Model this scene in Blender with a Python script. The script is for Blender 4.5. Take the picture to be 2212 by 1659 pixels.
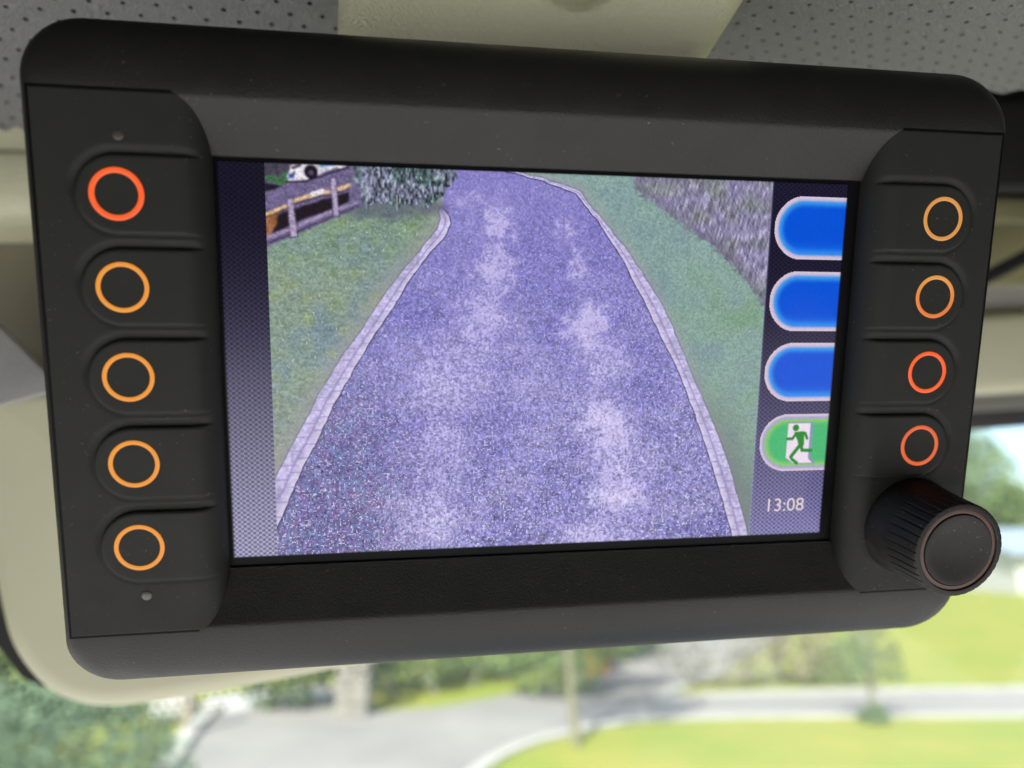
import bpy, bmesh, math, random
import numpy as np
from mathutils import Vector, Matrix

for o in list(bpy.data.objects):
    bpy.data.objects.remove(o)
scene = bpy.context.scene
COL = scene.collection
random.seed(4)

# ---------------------------------------------------------------- camera
PITCH = math.radians(13.0)
CAM = Vector((0, 0, 2.45))
FWD = Vector((0, math.cos(PITCH), math.sin(PITCH)))
UPV = Vector((0, -math.sin(PITCH), math.cos(PITCH)))
RGT = Vector((1, 0, 0))
FOC = 1575.4                                  # focal length in units of a 2212 x 1659 picture
cd = bpy.data.cameras.new('camera'); cam = bpy.data.objects.new('camera', cd); COL.objects.link(cam)
cd.sensor_width = 36.0; cd.lens = 36.0 * FOC / 2212
cd.clip_start = 0.01; cd.clip_end = 2000
cam.matrix_world = Matrix((( RGT.x, UPV.x, -FWD.x, CAM.x), (RGT.y, UPV.y, -FWD.y, CAM.y), (RGT.z, UPV.z, -FWD.z, CAM.z), (0, 0, 0, 1)))
cd.dof.use_dof = True; cd.dof.focus_distance = 0.178; cd.dof.aperture_fstop = 7.2
scene.camera = cam

# ---------------------------------------------------------------- daylight
EXPO = 1.78
SUN_EL, SUN_AZ = math.radians(52), math.radians(205)      # azimuth clockwise from +Y: behind the cab
w = bpy.data.worlds.new('World'); scene.world = w; w.use_nodes = True
nt = w.node_tree; nt.nodes.clear()
sky = nt.nodes.new('ShaderNodeTexSky'); sky.sky_type = 'NISHITA'; sky.sun_disc = False
sky.sun_elevation = SUN_EL; sky.sun_rotation = SUN_AZ; sky.dust_density = 2.5; sky.air_density = 1.0
bg = nt.nodes.new('ShaderNodeBackground'); bg.inputs['Strength'].default_value = 0.12
wo = nt.nodes.new('ShaderNodeOutputWorld')
nt.links.new(sky.outputs[0], bg.inputs[0]); nt.links.new(bg.outputs[0], wo.inputs[0])
sd = bpy.data.lights.new('sun', 'SUN'); sd.energy = 2.9; sd.angle = math.radians(0.6); sd.color = (1.0, .95, .86)
sun = bpy.data.objects.new('sun', sd); COL.objects.link(sun)
sdir = Vector((math.sin(SUN_AZ) * math.cos(SUN_EL), math.cos(SUN_AZ) * math.cos(SUN_EL), math.sin(SUN_EL)))
sun.rotation_euler = sdir.to_track_quat('Z', 'Y').to_euler(); sun.location = (0, 0, 30)
vs = scene.view_settings
vs.view_transform = 'Standard'; vs.look = 'None'; vs.gamma = 1.0; vs.exposure = EXPO; vs.use_curve_mapping = False
scene.render.engine = 'CYCLES'
scene.cycles.use_denoising = True
scene.cycles.max_bounces = 8; scene.cycles.diffuse_bounces = 5; scene.cycles.glossy_bounces = 4
scene.cycles.transparent_max_bounces = 12
scene.cycles.caustics_reflective = False; scene.cycles.caustics_refractive = False
scene.cycles.sample_clamp_indirect = 6.0
LUM = 2.0 ** -EXPO                              # radiance that comes out as display value 1

# ---------------------------------------------------------------- helpers
def ray(px, py):
    return FWD + RGT * ((px - 1106) / FOC) - UPV * ((py - 829.5) / FOC)
def at(px, py, d):
    return CAM + ray(px, py) * d
def ground(px, py, z=0.0):
    r = ray(px, py)
    return CAM + r * ((z - CAM.z) / r.z)
def hit(px, py, p0, n):
    r = ray(px, py)
    return CAM + r * ((p0 - CAM).dot(n) / r.dot(n))

def link(name, me, mat=None, parent=None, smooth=False):
    o = bpy.data.objects.new(name, me); COL.objects.link(o)
    if mat is not None:
        me.materials.append(mat)
    if parent is not None:
        o.parent = parent
    if smooth:
        me.polygons.foreach_set('use_smooth', [True] * len(me.polygons))
    return o
def mesh(name, verts, faces, mat=None, parent=None, smooth=False):
    me = bpy.data.meshes.new(name)
    me.from_pydata([tuple(v) for v in verts], [], faces); me.update()
    return link(name, me, mat, parent, smooth)
def tag(o, label=None, cat=None, group=None, kind=None):
    if label: o['label'] = label
    if cat: o['category'] = cat
    if group: o['group'] = group
    if kind: o['kind'] = kind
    return o
def empty(name, loc=(0, 0, 0)):
    o = bpy.data.objects.new(name, None); COL.objects.link(o); o.location = loc; o.empty_display_size = .05
    return o
def bm_obj(name, bm, mat=None, parent=None, smooth=False):
    bmesh.ops.recalc_face_normals(bm, faces=bm.faces)
    me = bpy.data.meshes.new(name); bm.to_mesh(me); bm.free()
    return link(name, me, mat, parent, smooth)
def autosmooth(o, deg=35):
    me = o.data
    me.polygons.foreach_set('use_smooth', [True] * len(me.polygons))
    try:
        me.set_sharp_from_angle(angle=math.radians(deg))
    except Exception:
        pass
    return o
def extrude_outline(name, pts, vec, mat, parent=None, bevel=0.0, seg=4, back_bevel=False):
    """closed outline (3D points in a plane) thickened along vec, its front rim rounded"""
    bm = bmesh.new()
    f = [bm.verts.new(p) for p in pts]; b = [bm.verts.new(Vector(p) + vec) for p in pts]
    n = len(pts)
    ff = bm.faces.new(f); bm.faces.new(b[::-1])
    for i in range(n):
        bm.faces.new((f[i], b[i], b[(i + 1) % n], f[(i + 1) % n]))
    bmesh.ops.recalc_face_normals(bm, faces=bm.faces)
    if bevel > 0:
        ed = [e for e in bm.edges if e.verts[0] in f and e.verts[1] in f]
        bmesh.ops.bevel(bm, geom=ed, offset=bevel, segments=seg, affect='EDGES', profile=.5, clamp_overlap=True)
    return autosmooth(bm_obj(name, bm, mat, parent), 40)
def box(name, c, s, mat, parent=None, rot=None, bevel=0.0):
    bm = bmesh.new(); bmesh.ops.create_cube(bm, size=1)
    for v in bm.verts:
        v.co = Vector((v.co.x * s[0], v.co.y * s[1], v.co.z * s[2]))
    if bevel:
        bmesh.ops.bevel(bm, geom=list(bm.edges), offset=bevel, segments=3, affect='EDGES', profile=.5)
    for v in bm.verts:
        if rot is not None: v.co = rot @ v.co
        v.co += Vector(c)
    return autosmooth(bm_obj(name, bm, mat, parent), 40)

# ---------------------------------------------------------------- materials
def nmat(name):
    m = bpy.data.materials.new(name); m.use_nodes = True
    return m, m.node_tree, m.node_tree.nodes['Principled BSDF']
def surf(name, col, rough=.6, spec=.5, bump=None, var=None, coat=0.0, vor=None, rvar=0.0, dust=None):
    """plain surface; bump=(scale, strength, distance), var=(scale, amount, second colour), vor = leather grain"""
    m, t, b = nmat(name)
    b.inputs['Base Color'].default_value = (*col, 1); b.inputs['Roughness'].default_value = rough
    b.inputs['Specular IOR Level'].default_value = spec
    b.inputs['Coat Weight'].default_value = coat
    tc = t.nodes.new('ShaderNodeTexCoord')
    if var:
        n = t.nodes.new('ShaderNodeTexNoise'); n.inputs['Scale'].default_value = var[0]; n.inputs['Detail'].default_value = 5; n.inputs['Roughness'].default_value = .6
        t.links.new(tc.outputs['Object'], n.inputs['Vector'])
        r = t.nodes.new('ShaderNodeMapRange'); r.inputs['From Min'].default_value = .35; r.inputs['From Max'].default_value = .65; r.inputs['To Max'].default_value = var[1]
        t.links.new(n.outputs['Fac'], r.inputs['Value'])
        x = t.nodes.new('ShaderNodeMix'); x.data_type = 'RGBA'
        x.inputs['A'].default_value = (*col, 1); x.inputs['B'].default_value = (*var[2], 1)
        t.links.new(r.outputs['Result'], x.inputs['Factor']); t.links.new(x.outputs['Result'], b.inputs['Base Color'])
        if rvar:
            rr = t.nodes.new('ShaderNodeMapRange'); rr.inputs['From Min'].default_value = .3; rr.inputs['From Max'].default_value = .7
            rr.inputs['To Min'].default_value = rough - rvar; rr.inputs['To Max'].default_value = rough + rvar
            t.links.new(n.outputs['Fac'], rr.inputs['Value']); t.links.new(rr.outputs['Result'], b.inputs['Roughness'])
    if dust:
        src = b.inputs['Base Color'].links[0].from_socket
        n1 = t.nodes.new('ShaderNodeTexNoise'); n1.inputs['Scale'].default_value = dust[0]; n1.inputs['Detail'].default_value = 2
        n3 = t.nodes.new('ShaderNodeTexNoise'); n3.inputs['Scale'].default_value = dust[0] * .06; n3.inputs['Detail'].default_value = 3
        for q_ in (n1, n3): t.links.new(tc.outputs['Object'], q_.inputs['Vector'])
        a1 = t.nodes.new('ShaderNodeMapRange'); a1.inputs['From Min'].default_value = dust[1]; a1.inputs['From Max'].default_value = dust[1] + .06
        a2 = t.nodes.new('ShaderNodeMapRange'); a2.inputs['From Min'].default_value = .42; a2.inputs['From Max'].default_value = .68
        t.links.new(n1.outputs['Fac'], a1.inputs['Value']); t.links.new(n3.outputs['Fac'], a2.inputs['Value'])
        mu = t.nodes.new('ShaderNodeMath'); mu.operation = 'MULTIPLY'; t.links.new(a1.outputs['Result'], mu.inputs[0]); t.links.new(a2.outputs['Result'], mu.inputs[1])
        m2 = t.nodes.new('ShaderNodeMath'); m2.operation = 'MULTIPLY'; m2.inputs[1].default_value = dust[2]; t.links.new(mu.outputs[0], m2.inputs[0])
        dx = t.nodes.new('ShaderNodeMix'); dx.data_type = 'RGBA'; dx.inputs['B'].default_value = (.30, .28, .24, 1)
        t.links.new(src, dx.inputs['A']); t.links.new(m2.outputs[0], dx.inputs['Factor']); t.links.new(dx.outputs['Result'], b.inputs['Base Color'])
    prev = None
    if vor:
        v = t.nodes.new('ShaderNodeTexVoronoi'); v.feature = 'DISTANCE_TO_EDGE'; v.inputs['Scale'].default_value = vor[0]
        wn = t.nodes.new('ShaderNodeTexNoise'); wn.inputs['Scale'].default_value = vor[0] * .5; wn.inputs['Detail'].default_value = 3
        add = t.nodes.new('ShaderNodeMix'); add.data_type = 'RGBA'; add.blend_type = 'LINEAR_LIGHT'; add.inputs['Factor'].default_value = 1.2 / vor[0]
        t.links.new(tc.outputs['Object'], wn.inputs['Vector']); t.links.new(tc.outputs['Object'], add.inputs['A']); t.links.new(wn.outputs['Color'], add.inputs['B'])
        t.links.new(add.outputs['Result'], v.inputs['Vector'])
        cr = t.nodes.new('ShaderNodeMapRange'); cr.inputs['From Max'].default_value = .28; cr.interpolation_type = 'SMOOTHSTEP'
        t.links.new(v.outputs['Distance'], cr.inputs['Value'])
        bp = t.nodes.new('ShaderNodeBump'); bp.inputs['Strength'].default_value = vor[1]; bp.inputs['Distance'].default_value = vor[2]
        t.links.new(cr.outputs['Result'], bp.inputs['Height']); prev = bp
    if bump:
        n2 = t.nodes.new('ShaderNodeTexNoise'); n2.inputs['Scale'].default_value = bump[0]; n2.inputs['Detail'].default_value = 3; n2.inputs['Roughness'].default_value = .55
        t.links.new(tc.outputs['Object'], n2.inputs['Vector'])
        b2 = t.nodes.new('ShaderNodeBump'); b2.inputs['Strength'].default_value = bump[1]; b2.inputs['Distance'].default_value = bump[2]
        t.links.new(n2.outputs['Fac'], b2.inputs['Height'])
        if prev: t.links.new(prev.outputs['Normal'], b2.inputs['Normal'])
        prev = b2
    if prev: t.links.new(prev.outputs['Normal'], b.inputs['Normal'])
    return m
def glow(name, col, strength, base=(.02, .02, .02), col2=None, axis=None):
    m, t, b = nmat(name)
    b.inputs['Base Color'].default_value = (*base, 1); b.inputs['Roughness'].default_value = .45
    b.inputs['Emission Color'].default_value = (*col, 1); b.inputs['Emission Strength'].default_value = strength
    tc = t.nodes.new('ShaderNodeTexCoord')
    n = t.nodes.new('ShaderNodeTexNoise'); n.inputs['Scale'].default_value = 420; n.inputs['Detail'].default_value = 2
    t.links.new(tc.outputs['Object'], n.inputs['Vector'])
    x = t.nodes.new('ShaderNodeMix'); x.data_type = 'RGBA'
    c2 = col2 if col2 else tuple(c * .8 for c in col)
    x.inputs['A'].default_value = (*col, 1); x.inputs['B'].default_value = (*c2, 1)
    if col2 and axis:
        sp = t.nodes.new('ShaderNodeSeparateXYZ'); t.links.new(tc.outputs['Generated'], sp.inputs[0])
        r = t.nodes.new('ShaderNodeMapRange'); r.inputs['From Min'].default_value = axis[1]; r.inputs['From Max'].default_value = axis[2]
        t.links.new(sp.outputs[axis[0]], r.inputs['Value']); t.links.new(r.outputs['Result'], x.inputs['Factor'])
    else:
        t.links.new(n.outputs['Fac'], x.inputs['Factor'])
    t.links.new(x.outputs['Result'], b.inputs['Emission Color'])
    return m

M = {}
M['shell'] = surf('black grained plastic', (.017, .017, .016), 0.47, .46, bump=(1900, .62, .0002), var=(90, .5, (.021, .021, .019)), rvar=.05, dust=(900, .70, .35))
M['rubber'] = surf('black rubber', (.018, .0188, .0155), .60, .35, bump=(3500, .12, .00006), var=(160, .6, (.022, .0225, .019)), rvar=.06, dust=(1100, .69, .5))
M['knob'] = surf('knob rubber', (.012, .0122, .011), .52, .38, bump=(3000, .12, .00006), var=(220, .7, (.028, .027, .023)), rvar=.08, dust=(1200, .68, .5))
M['copper'] = surf('dull copper ring', (.15, .075, .052), .42, .5, bump=(2600, .3, .0001), var=(500, .8, (.11, .06, .05)))
M['black'] = surf('black gloss rim', (.004, .004, .005), .4, .12, var=(60, .3, (.01, .01, .012)))
M['lens_grey'] = surf('grey lens', (.16, .155, .14), .3, .5, var=(900, .4, (.12, .12, .11)))
M['lens_brown'] = surf('smoky lens', (.075, .06, .05), .35, .5, var=(900, .4, (.06, .05, .045)))
M['amber'] = glow('amber light ring', (.88, .32, .028), .98 * LUM, col2=(.84, .285, .022))
M['red'] = glow('red orange light ring', (.98, .095, .010), 1.0 * LUM, col2=(1.0, .135, .014))
M['amber_fade'] = glow('amber to orange light ring', (.86, .20, .03), .9 * LUM, col2=(.84, .34, .06), axis=(1, .15, .95))
M['amber_dim'] = glow('dim amber light ring', (.80, .34, .07), .88 * LUM, col2=(.76, .31, .06))
M['red_dim'] = glow('dim red orange light ring', (.83, .115, .026), .92 * LUM, col2=(.86, .15, .03))
M['headliner'] = surf('grey leather headliner', (.235, .239, .243), .40, .5, vor=(720, .85, .0007), bump=(1300, .2, .0002), var=(30, .4, (.235, .235, .235)))
M['beige'] = surf('grained beige plastic', (.70, .70, .49), .44, .5, vor=(620, .55, .0003), bump=(900, .2, .0002), var=(14, .4, (.66, .655, .455)))
M['beige_smooth'] = surf('smooth beige plastic', (.58, .575, .41), .5, .4, bump=(1400, .12, .0002), var=(20, .4, (.55, .545, .385)))
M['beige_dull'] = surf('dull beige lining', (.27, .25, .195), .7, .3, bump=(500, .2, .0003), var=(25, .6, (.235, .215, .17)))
M['silver'] = surf('grey cast metal', (.34, .34, .335), .45, .5, bump=(1100, .6, .0004), var=(900, .5, (.25, .25, .25)))
M['dark'] = surf('black trim', (.012, .012, .011), .6, .3, bump=(600, .2, .0003), var=(30, .5, (.016, .016, .014)))
M['greyfab'] = surf('pale grey lining', (.42, .41, .37), .8, .2, bump=(700, .4, .0006), var=(40, .5, (.36, .35, .32)))
M['olive'] = surf('olive trim', (.26, .25, .13), .6, .3, bump=(500, .1, .0003), var=(30, .4, (.21, .205, .11)))
M['seal'] = surf('dark grey rubber seal', (.05, .05, .05), .7, .3, bump=(400, .2, .0003), var=(30, .4, (.065, .065, .06)))
M['cab'] = surf('dark cab lining', (.035, .035, .034), .8, .2, bump=(200, .3, .001), var=(6, .5, (.028, .028, .027)))
M['ledge'] = surf('grey ledge', (.20, .20, .18), .8, .2, bump=(200, .3, .001), var=(6, .5, (.17, .17, .155)))
M['pit'] = surf('painted hole shade', (.006, .006, .007), .9, .1, bump=(900, .3, .0003), var=(300, .5, (.01, .01, .01)))  # black painted into the punched holes for the shade of their depth
# ---------------------------------------------------------------- what the display shows
def s2l(c):
    c = np.asarray(c, float) / 255.0
    return np.where(c <= 0.04045, c / 12.92, ((c + 0.055) / 1.055) ** 2.4)

SW, SH = 800, 480
_rs = np.random.RandomState(7)
def vnoise(w, h, sx, sy, seed=None):
    """smooth value noise with cells of sx by sy display dots"""
    rs = np.random.RandomState(seed) if seed is not None else _rs
    gx, gy = int(w / sx) + 3, int(h / sy) + 3
    g = rs.rand(gy, gx)
    x = np.arange(w) / sx; y = np.arange(h) / sy
    xi = x.astype(int); yi = y.astype(int)
    fx = (x - xi); fy = (y - yi)
    fx = fx * fx * (3 - 2 * fx); fy = (fy * fy * (3 - 2 * fy))[:, None]
    a = g[yi][:, xi] * (1 - fx) + g[yi][:, xi + 1] * fx
    b = g[yi + 1][:, xi] * (1 - fx) + g[yi + 1][:, xi + 1] * fx
    return a * (1 - fy) + b * fy
def sstep(e0, e1, x):
    t = np.clip((x - e0) / (e1 - e0), 0, 1)
    return t * t * (3 - 2 * t)
def polyd(pts, X, Y):
    """signed distance to a closed polygon, negative inside"""
    d = np.full(X.shape, 1e9); s = np.ones(X.shape)
    n = len(pts)
    for i in range(n):
        ax, ay = pts[i]; bx, by = pts[(i + 1) % n]
        ex, ey = bx - ax, by - ay
        wx, wy = X - ax, Y - ay
        t = np.clip((wx * ex + wy * ey) / (ex * ex + ey * ey + 1e-9), 0, 1)
        d = np.minimum(d, (wx - t * ex) ** 2 + (wy - t * ey) ** 2)
        c = ((ay <= Y) & (by > Y)) | ((by <= Y) & (ay > Y))
        xi = ax + (Y - ay) * ex / (ey if abs(ey) > 1e-9 else 1e-9)
        s = np.where(c & (X < xi), -s, s)
    return s * np.sqrt(d)
def lined(pts, X, Y):
    d = np.full(X.shape, 1e9)
    for (ax, ay), (bx, by) in zip(pts[:-1], pts[1:]):
        ex, ey = bx - ax, by - ay
        t = np.clip(((X - ax) * ex + (Y - ay) * ey) / (ex * ex + ey * ey + 1e-9), 0, 1)
        d = np.minimum(d, np.hypot(X - ax - t * ex, Y - ay - t * ey))
    return d
def mixc(img, col, m):
    return img * (1 - m[..., None]) + np.asarray(col, float) * m[..., None]

def draw_display():
    Y, X = np.mgrid[0:SH, 0:SW].astype(float)
    X += .5; Y += .5
    KLg = [(262, 46), (258, 50), (260, 59), (256, 70), (246, 83), (229, 105), (216, 119), (202, 137), (186, 159), (173, 179), (161, 197), (142, 222), (126, 248), (109, 275), (99, 296), (83, 325), (70, 348), (58, 371), (52, 387)]
    KLr = [(262, 47), (269, 55), (271, 64), (267, 75), (258, 87), (246, 100), (232, 119), (218, 138), (204, 162), (191, 181), (179, 198), (165, 222), (143, 259), (125, 290), (113, 316), (102, 340), (88, 363), (75, 396), (63, 423), (52, 448)]
    KRg = [(340, -2), (347, 0), (379, 6), (409, 12.5), (435, 22), (448, 39), (475, 67), (500, 95), (526, 130), (547, 159), (564, 189), (579, 221), (594, 251), (616, 293), (636, 334), (653, 373), (667, 410), (677, 438), (692, 485)]
    KRr = [(340, 0), (347, 1.5), (379, 8.5), (408, 16), (429, 24), (436, 31), (461, 60), (490, 99), (514, 139), (535, 175), (551, 206), (564, 226), (584, 265), (605, 312), (624, 359), (640, 400), (656, 444), (669, 484)]
    wx = (vnoise(SW, SH, 9, 9) - .5) * 2; wy = (vnoise(SW, SH, 9, 9) - .5) * 2
    fine = vnoise(SW, SH, 2.2, 2.2) - .5
    fine2 = vnoise(SW, SH, 3.4, 3.0) - .5
    coarse = vnoise(SW, SH, 4.4, 3.6) - .5
    mid = vnoise(SW, SH, 14, 14) - .5
    mid2 = vnoise(SW, SH, 26, 22) - .5
    big = vnoise(SW, SH, 60, 45) - .5
    near = np.clip(Y / SH, 0, 1)
    # --- tarmac
    img = np.zeros((SH, SW, 3))
    img[:] = (146, 141, 207)
    img = mixc(img, (134, 127, 198), sstep(.7, .0, near) * .8)
    track = np.zeros((SH, SW))
    for (cx, cy, rx, ry, k) in [(308, 34, 34, 9, .55), (331, 66, 24, 26, .8), (328, 118, 30, 40, .85), (312, 180, 42, 55, .75), (276, 250, 60, 60, .6), (255, 340, 52, 70, .55), (240, 440, 60, 70, .6),
                             (420, 68, 16, 22, .7), (432, 108, 16, 26, .65), (450, 190, 36, 34, .95), (472, 240, 40, 40, .6), (482, 320, 42, 50, .9), (500, 410, 52, 60, .8), (482, 470, 70, 40, .65), (372, 300, 60, 90, .25)]:
        d = np.hypot((X - cx + wx * 14) / rx, (Y - cy + wy * 10) / ry)
        track = np.maximum(track, k * sstep(1.55, .1, d + mid * .35))
    track = np.clip(track, 0, 1)
    track = .62 * track + .42 * sstep(.34, .8, track * .95 + fine * .45 + fine2 * .3 + mid * .2) * sstep(.02, .3, track)
    img = mixc(img, (198, 188, 234), np.clip(track * 1.1, 0, 1) * .92)
    leftd0 = sstep(250, 110, X - (Y - 250) * .15) * sstep(200, 330, Y)
    # coarser, darker chippings at the two sides and towards the viewer
    side = np.clip(1 - track * 1.5, 0, 1)
    rough = np.clip(.32 + near * 1.0, 0, 1) * (.45 + .75 * side)
    img *= (1 + (fine * (1.05 - .35 * near) + fine2 * .35 + coarse * .6 * near ** 1.5) * rough * (.40 + .25 * leftd0))[..., None]
    img *= (1 - .10 * side * near)[..., None]
    img += ((mid2 * 22 + big * 16) * (.4 + near))[..., None] * np.array([1.0, 1.0, .55])
    leftdark = sstep(250, 110, X - (Y - 250) * .15) * sstep(200, 330, Y)
    img = mixc(img, (104, 100, 146), leftdark * .55)
    cn = vnoise(SW, SH, 7, 6) - .5
    img += cn[..., None] * np.array([-8, 12, 8.]) * (leftdark * 1.3 + .35 * near * side)[..., None]
    sp = vnoise(SW, SH, 2.0, 2.0)
    img = mixc(img, (222, 220, 244), sstep(.80, .90, sp) * (.2 + .6 * near) * (.35 + .65 * side))
    sp2 = vnoise(SW, SH, 3.0, 2.6)
    img = mixc(img, (82, 78, 128), sstep(.22, .11, sp2) * (.1 + .4 * near))
    img = mixc(img, (214, 210, 240), sstep(.82, .9, sp2) * (.1 + .5 * near))
    img = mixc(img, (38, 34, 66), sstep(.18, .05, sp) * (.1 + .6 * near) * side * (.2 + .8 * leftdark))
    # streaky compression grain, slanting one way left and the other way right
    sl = vnoise(SW, SH + SW, 2.0, 5.0)
    ii = np.arange(SH)[:, None]; jj = np.arange(SW)[None, :]
    st = sl[(ii + jj // 2), jj] - .5
    img += (st * 34 * near ** 1.4)[..., None]
    # --- verge on the left
    Lp = KLg + [(40, 387), (40, -10), (262, -10)]
    g = np.zeros_like(img); g[:] = (137, 156, 142)
    g = mixc(g, (152, 164, 108), np.clip((mid * 1.2 + mid2 * .6) * 1.5 - .2, 0, 1) * sstep(360, 120, Y) * .6)
    g = mixc(g, (122, 142, 160), np.clip(-(mid + big) * 1.5, 0, 1) * .7)
    g = mixc(g, (116, 150, 110), sstep(150, 70, Y) * .35)
    g = mixc(g, (150, 152, 140), sstep(240, 380, Y) * .7)
    g *= (1 + fine * .20 + fine2 * .08 + (vnoise(SW, SH, 6, 3) - .5) * .12)[..., None]
    g = mixc(g, (200, 208, 190), sstep(.90, .96, vnoise(SW, SH, 2.4, 2.4)) * .7)
    edge = sstep(26, 2, lined(KLg, X, Y)) 
    g = mixc(g, (160, 158, 164), edge * .55)
    img = mixc(img, g, 0 * X) * 1.0
    mL = sstep(1.2, -1.2, polyd(Lp, X, Y))
    img = img * (1 - mL[..., None]) + g * mL[..., None]
    # --- verge on the right
    Rp = KRg + [(800, 485), (800, -10), (340, -10)]
    g = np.zeros_like(img); g[:] = (136, 165, 152)
    g = mixc(g, (140, 168, 172), sstep(.8, .0, near) * .45)
    g = mixc(g, (112, 152, 104), np.clip((mid2 * .5 + big) * 1.6, 0, 1) * .5)
    g = mixc(g, (122, 142, 160), np.clip(-(mid2 + big) * 1.4, 0, 1) * .5)
    g *= (1 + fine * .17 + fine2 * .06)[..., None]
    g = mixc(g, (156, 160, 164), sstep(18, 2, lined(KRg, X, Y)) * .5)
    g = mixc(g, (112, 122, 120), sstep(200, 420, Y) * sstep(60, 5, lined(KRg, X, Y)) * .7)
    mR = sstep(1.2, -1.2, polyd(Rp, X, Y))
    img = img * (1 - mR[..., None]) + g * mR[..., None]
    # --- tall grass beyond it
    W = [(502, -5), (504, 18), (532, 33), (559, 50), (586, 69), (624, 93), (652, 117), (694, 164), (800, 250), (800, -10)]
    def shear(a, k):
        jj_ = (np.arange(SW)[None, :] + (np.arange(SH)[:, None] * k)).astype(int) % SW
        return a[np.arange(SH)[:, None], jj_]
    st = shear(vnoise(SW, SH, 2.6, 9.0), .25); st2 = shear(vnoise(SW, SH, 2.0, 5.0), -.3); bl = vnoise(SW, SH, 22, 16)
    g = np.zeros_like(img); g[:] = (134, 132, 152)
    g = mixc(g, (146, 140, 174), sstep(.45, .8, bl)); g = mixc(g, (128, 134, 134), sstep(.5, .2, bl) * .7)
    g *= (1 + (st - .5) * .42 + (st2 - .5) * .3)[..., None]
    g = mixc(g, (206, 196, 200), sstep(.78, .92, st) * .6 * sstep(.35, .6, bl))
    dW = polyd(W, X + wx * 2 + fine * 6, Y + wy * 2 + fine2 * 9)
    g = mixc(g, (104, 102, 124), sstep(-16, -3, dW) * .5)
    mW = sstep(3.5, -3.5, dW)
    img = img * (1 - mW[..., None]) + g * mW[..., None]
    # --- stone edgings with their joints
    for a, b, dk in ((KLg, KLr, 1), (KRg, KRr, 0)):
        d = polyd(a + b[::-1], X + wx * .8, Y + wy * .8)
        dl = np.sqrt(np.maximum(lined(a, X, Y), 0)); 
        m = sstep(.8, -.8, d)
        lit = sstep(-1, 1, lined(a, X, Y) - lined(b, X, Y))
        img = mixc(img, (62, 52, 92), sstep(3.0, .4, d) * (1 - m) * (.2 + .45 * lit) * (.5 + vnoise(SW, SH, 4, 4)))  # dark shadow line at the kerb drawn in, heaviest on the road side
        kc = np.zeros_like(img); kc[:] = (192, 183, 222)
        kc *= (1 + fine2 * .22 + mid * .16)[..., None]
        da, db = lined(a, X, Y), lined(b, X, Y)
        q = da / (da + db + 1e-6)
        kc = mixc(kc, (222, 214, 232), sstep(.62, .95, q) * .6)
        kc = mixc(kc, (138, 126, 184), np.exp(-((q - .55) / .07) ** 2) * .6)
        s = np.cumsum(np.ones(1))
        tt = Y * .93 - X * .36 if dk else Y * .93 + X * .36
        per = 0
        ph = np.mod(np.sqrt(np.maximum(Y, 1)) * 2.1 + (q > .55) * .5, 1)
        kc = mixc(kc, (140, 128, 186), sstep(.10, .02, np.minimum(ph, 1 - ph)) * (.12 + .42 * near))
        img = img * (1 - m[..., None]) + kc * m[..., None]
    # --- top left: lane, parked car, paling fence
    tl = sstep(1.2, -1.2, polyd([(40, 97), (52, 98), (88, 82), (135, 61), (166, 46), (180, -5), (40, -5)], X, Y))
    img = mixc(img, (112, 102, 140), tl)
    img = mixc(img, (70, 66, 82), tl * sstep(30, 14, Y + (X - 54) * .27 + 0 * X) )
    img = mixc(img, (66, 108, 74), sstep(1, -1, polyd([(54, 22), (60, 14), (68, 17), (81, 8), (80, 20), (74, 26), (64, 24)], X + wx * 3, Y + wy * 3)))
    img = mixc(img, (30, 28, 40), sstep(1, -1, polyd([(54, 24), (66, 25), (74, 27), (58, 33), (53, 34)], X + wx, Y + wy)))
    img = mixc(img, (230, 222, 232), sstep(1, -1, polyd([(78, 19), (83, 8), (102, 2), (110, -2), (150, -2), (146, 7), (120, 15), (100, 23), (81, 25)], X + wx * 2, Y + 5 + wy * 2)))
    img = mixc(img, (96, 150, 205), sstep(1, -1, polyd([(116, -1), (140, -2), (134, 3), (118, 6)], X, Y + 2)))
    img = mixc(img, (50, 48, 58), sstep(.9, -.9, polyd([(84, 10), (96, 5), (96, 8), (86, 12)], X, Y + 5)))
    img = mixc(img, (70, 90, 160), sstep(.9, -.9, polyd([(80, 17), (88, 15), (86, 21), (80, 21)], X + wx * 2, Y + 5 + wy * 2)))
    img = mixc(img, (26, 20, 34), sstep(8.4, 6.8, np.hypot((X - 107 + wx), (Y - 9.5 + wy))))
    img = mixc(img, (92, 84, 110), sstep(3.6, 2.4, np.hypot((X - 107), (Y - 10.5))))
    img = mixc(img, (40, 36, 54), sstep(1.6, .4, lined([(78, 26), (100, 25), (122, 17), (150, 7)], X, Y + 4.5)))
    img = mixc(img, (34, 26, 34), sstep(1, -1, polyd([(60, 64), (74, 57), (129, 37), (150, 31), (150, 42), (126, 53), (88, 68), (62, 80)], X + wx, Y + wy)))
    img = mixc(img, (176, 110, 54), sstep(1, -1, polyd([(52, 60), (68, 56), (66, 70), (60, 80), (52, 88)], X + wx, Y + wy)) * .75)
    img = mixc(img, (222, 186, 140), sstep(2.8, 1.4, lined([(53, 60), (78, 49), (87, 43), (106, 36), (130, 30), (150, 23)], X + wx * .7, Y + wy * .7)))
    img = mixc(img, (235, 224, 226), sstep(3.6, 2.2, lined([(108, 35), (120, 31)], X, Y)))
    img = mixc(img, (58, 40, 40), sstep(1.2, .3, lined([(53, 64), (78, 53), (87, 47), (106, 40), (130, 34), (150, 27)], X + wx, Y + wy)) * .8)
    img = mixc(img, (156, 140, 176), sstep(2.6, 1.4, lined([(52, 88), (78, 77), (126, 55), (160, 43)], X, Y)))
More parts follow.
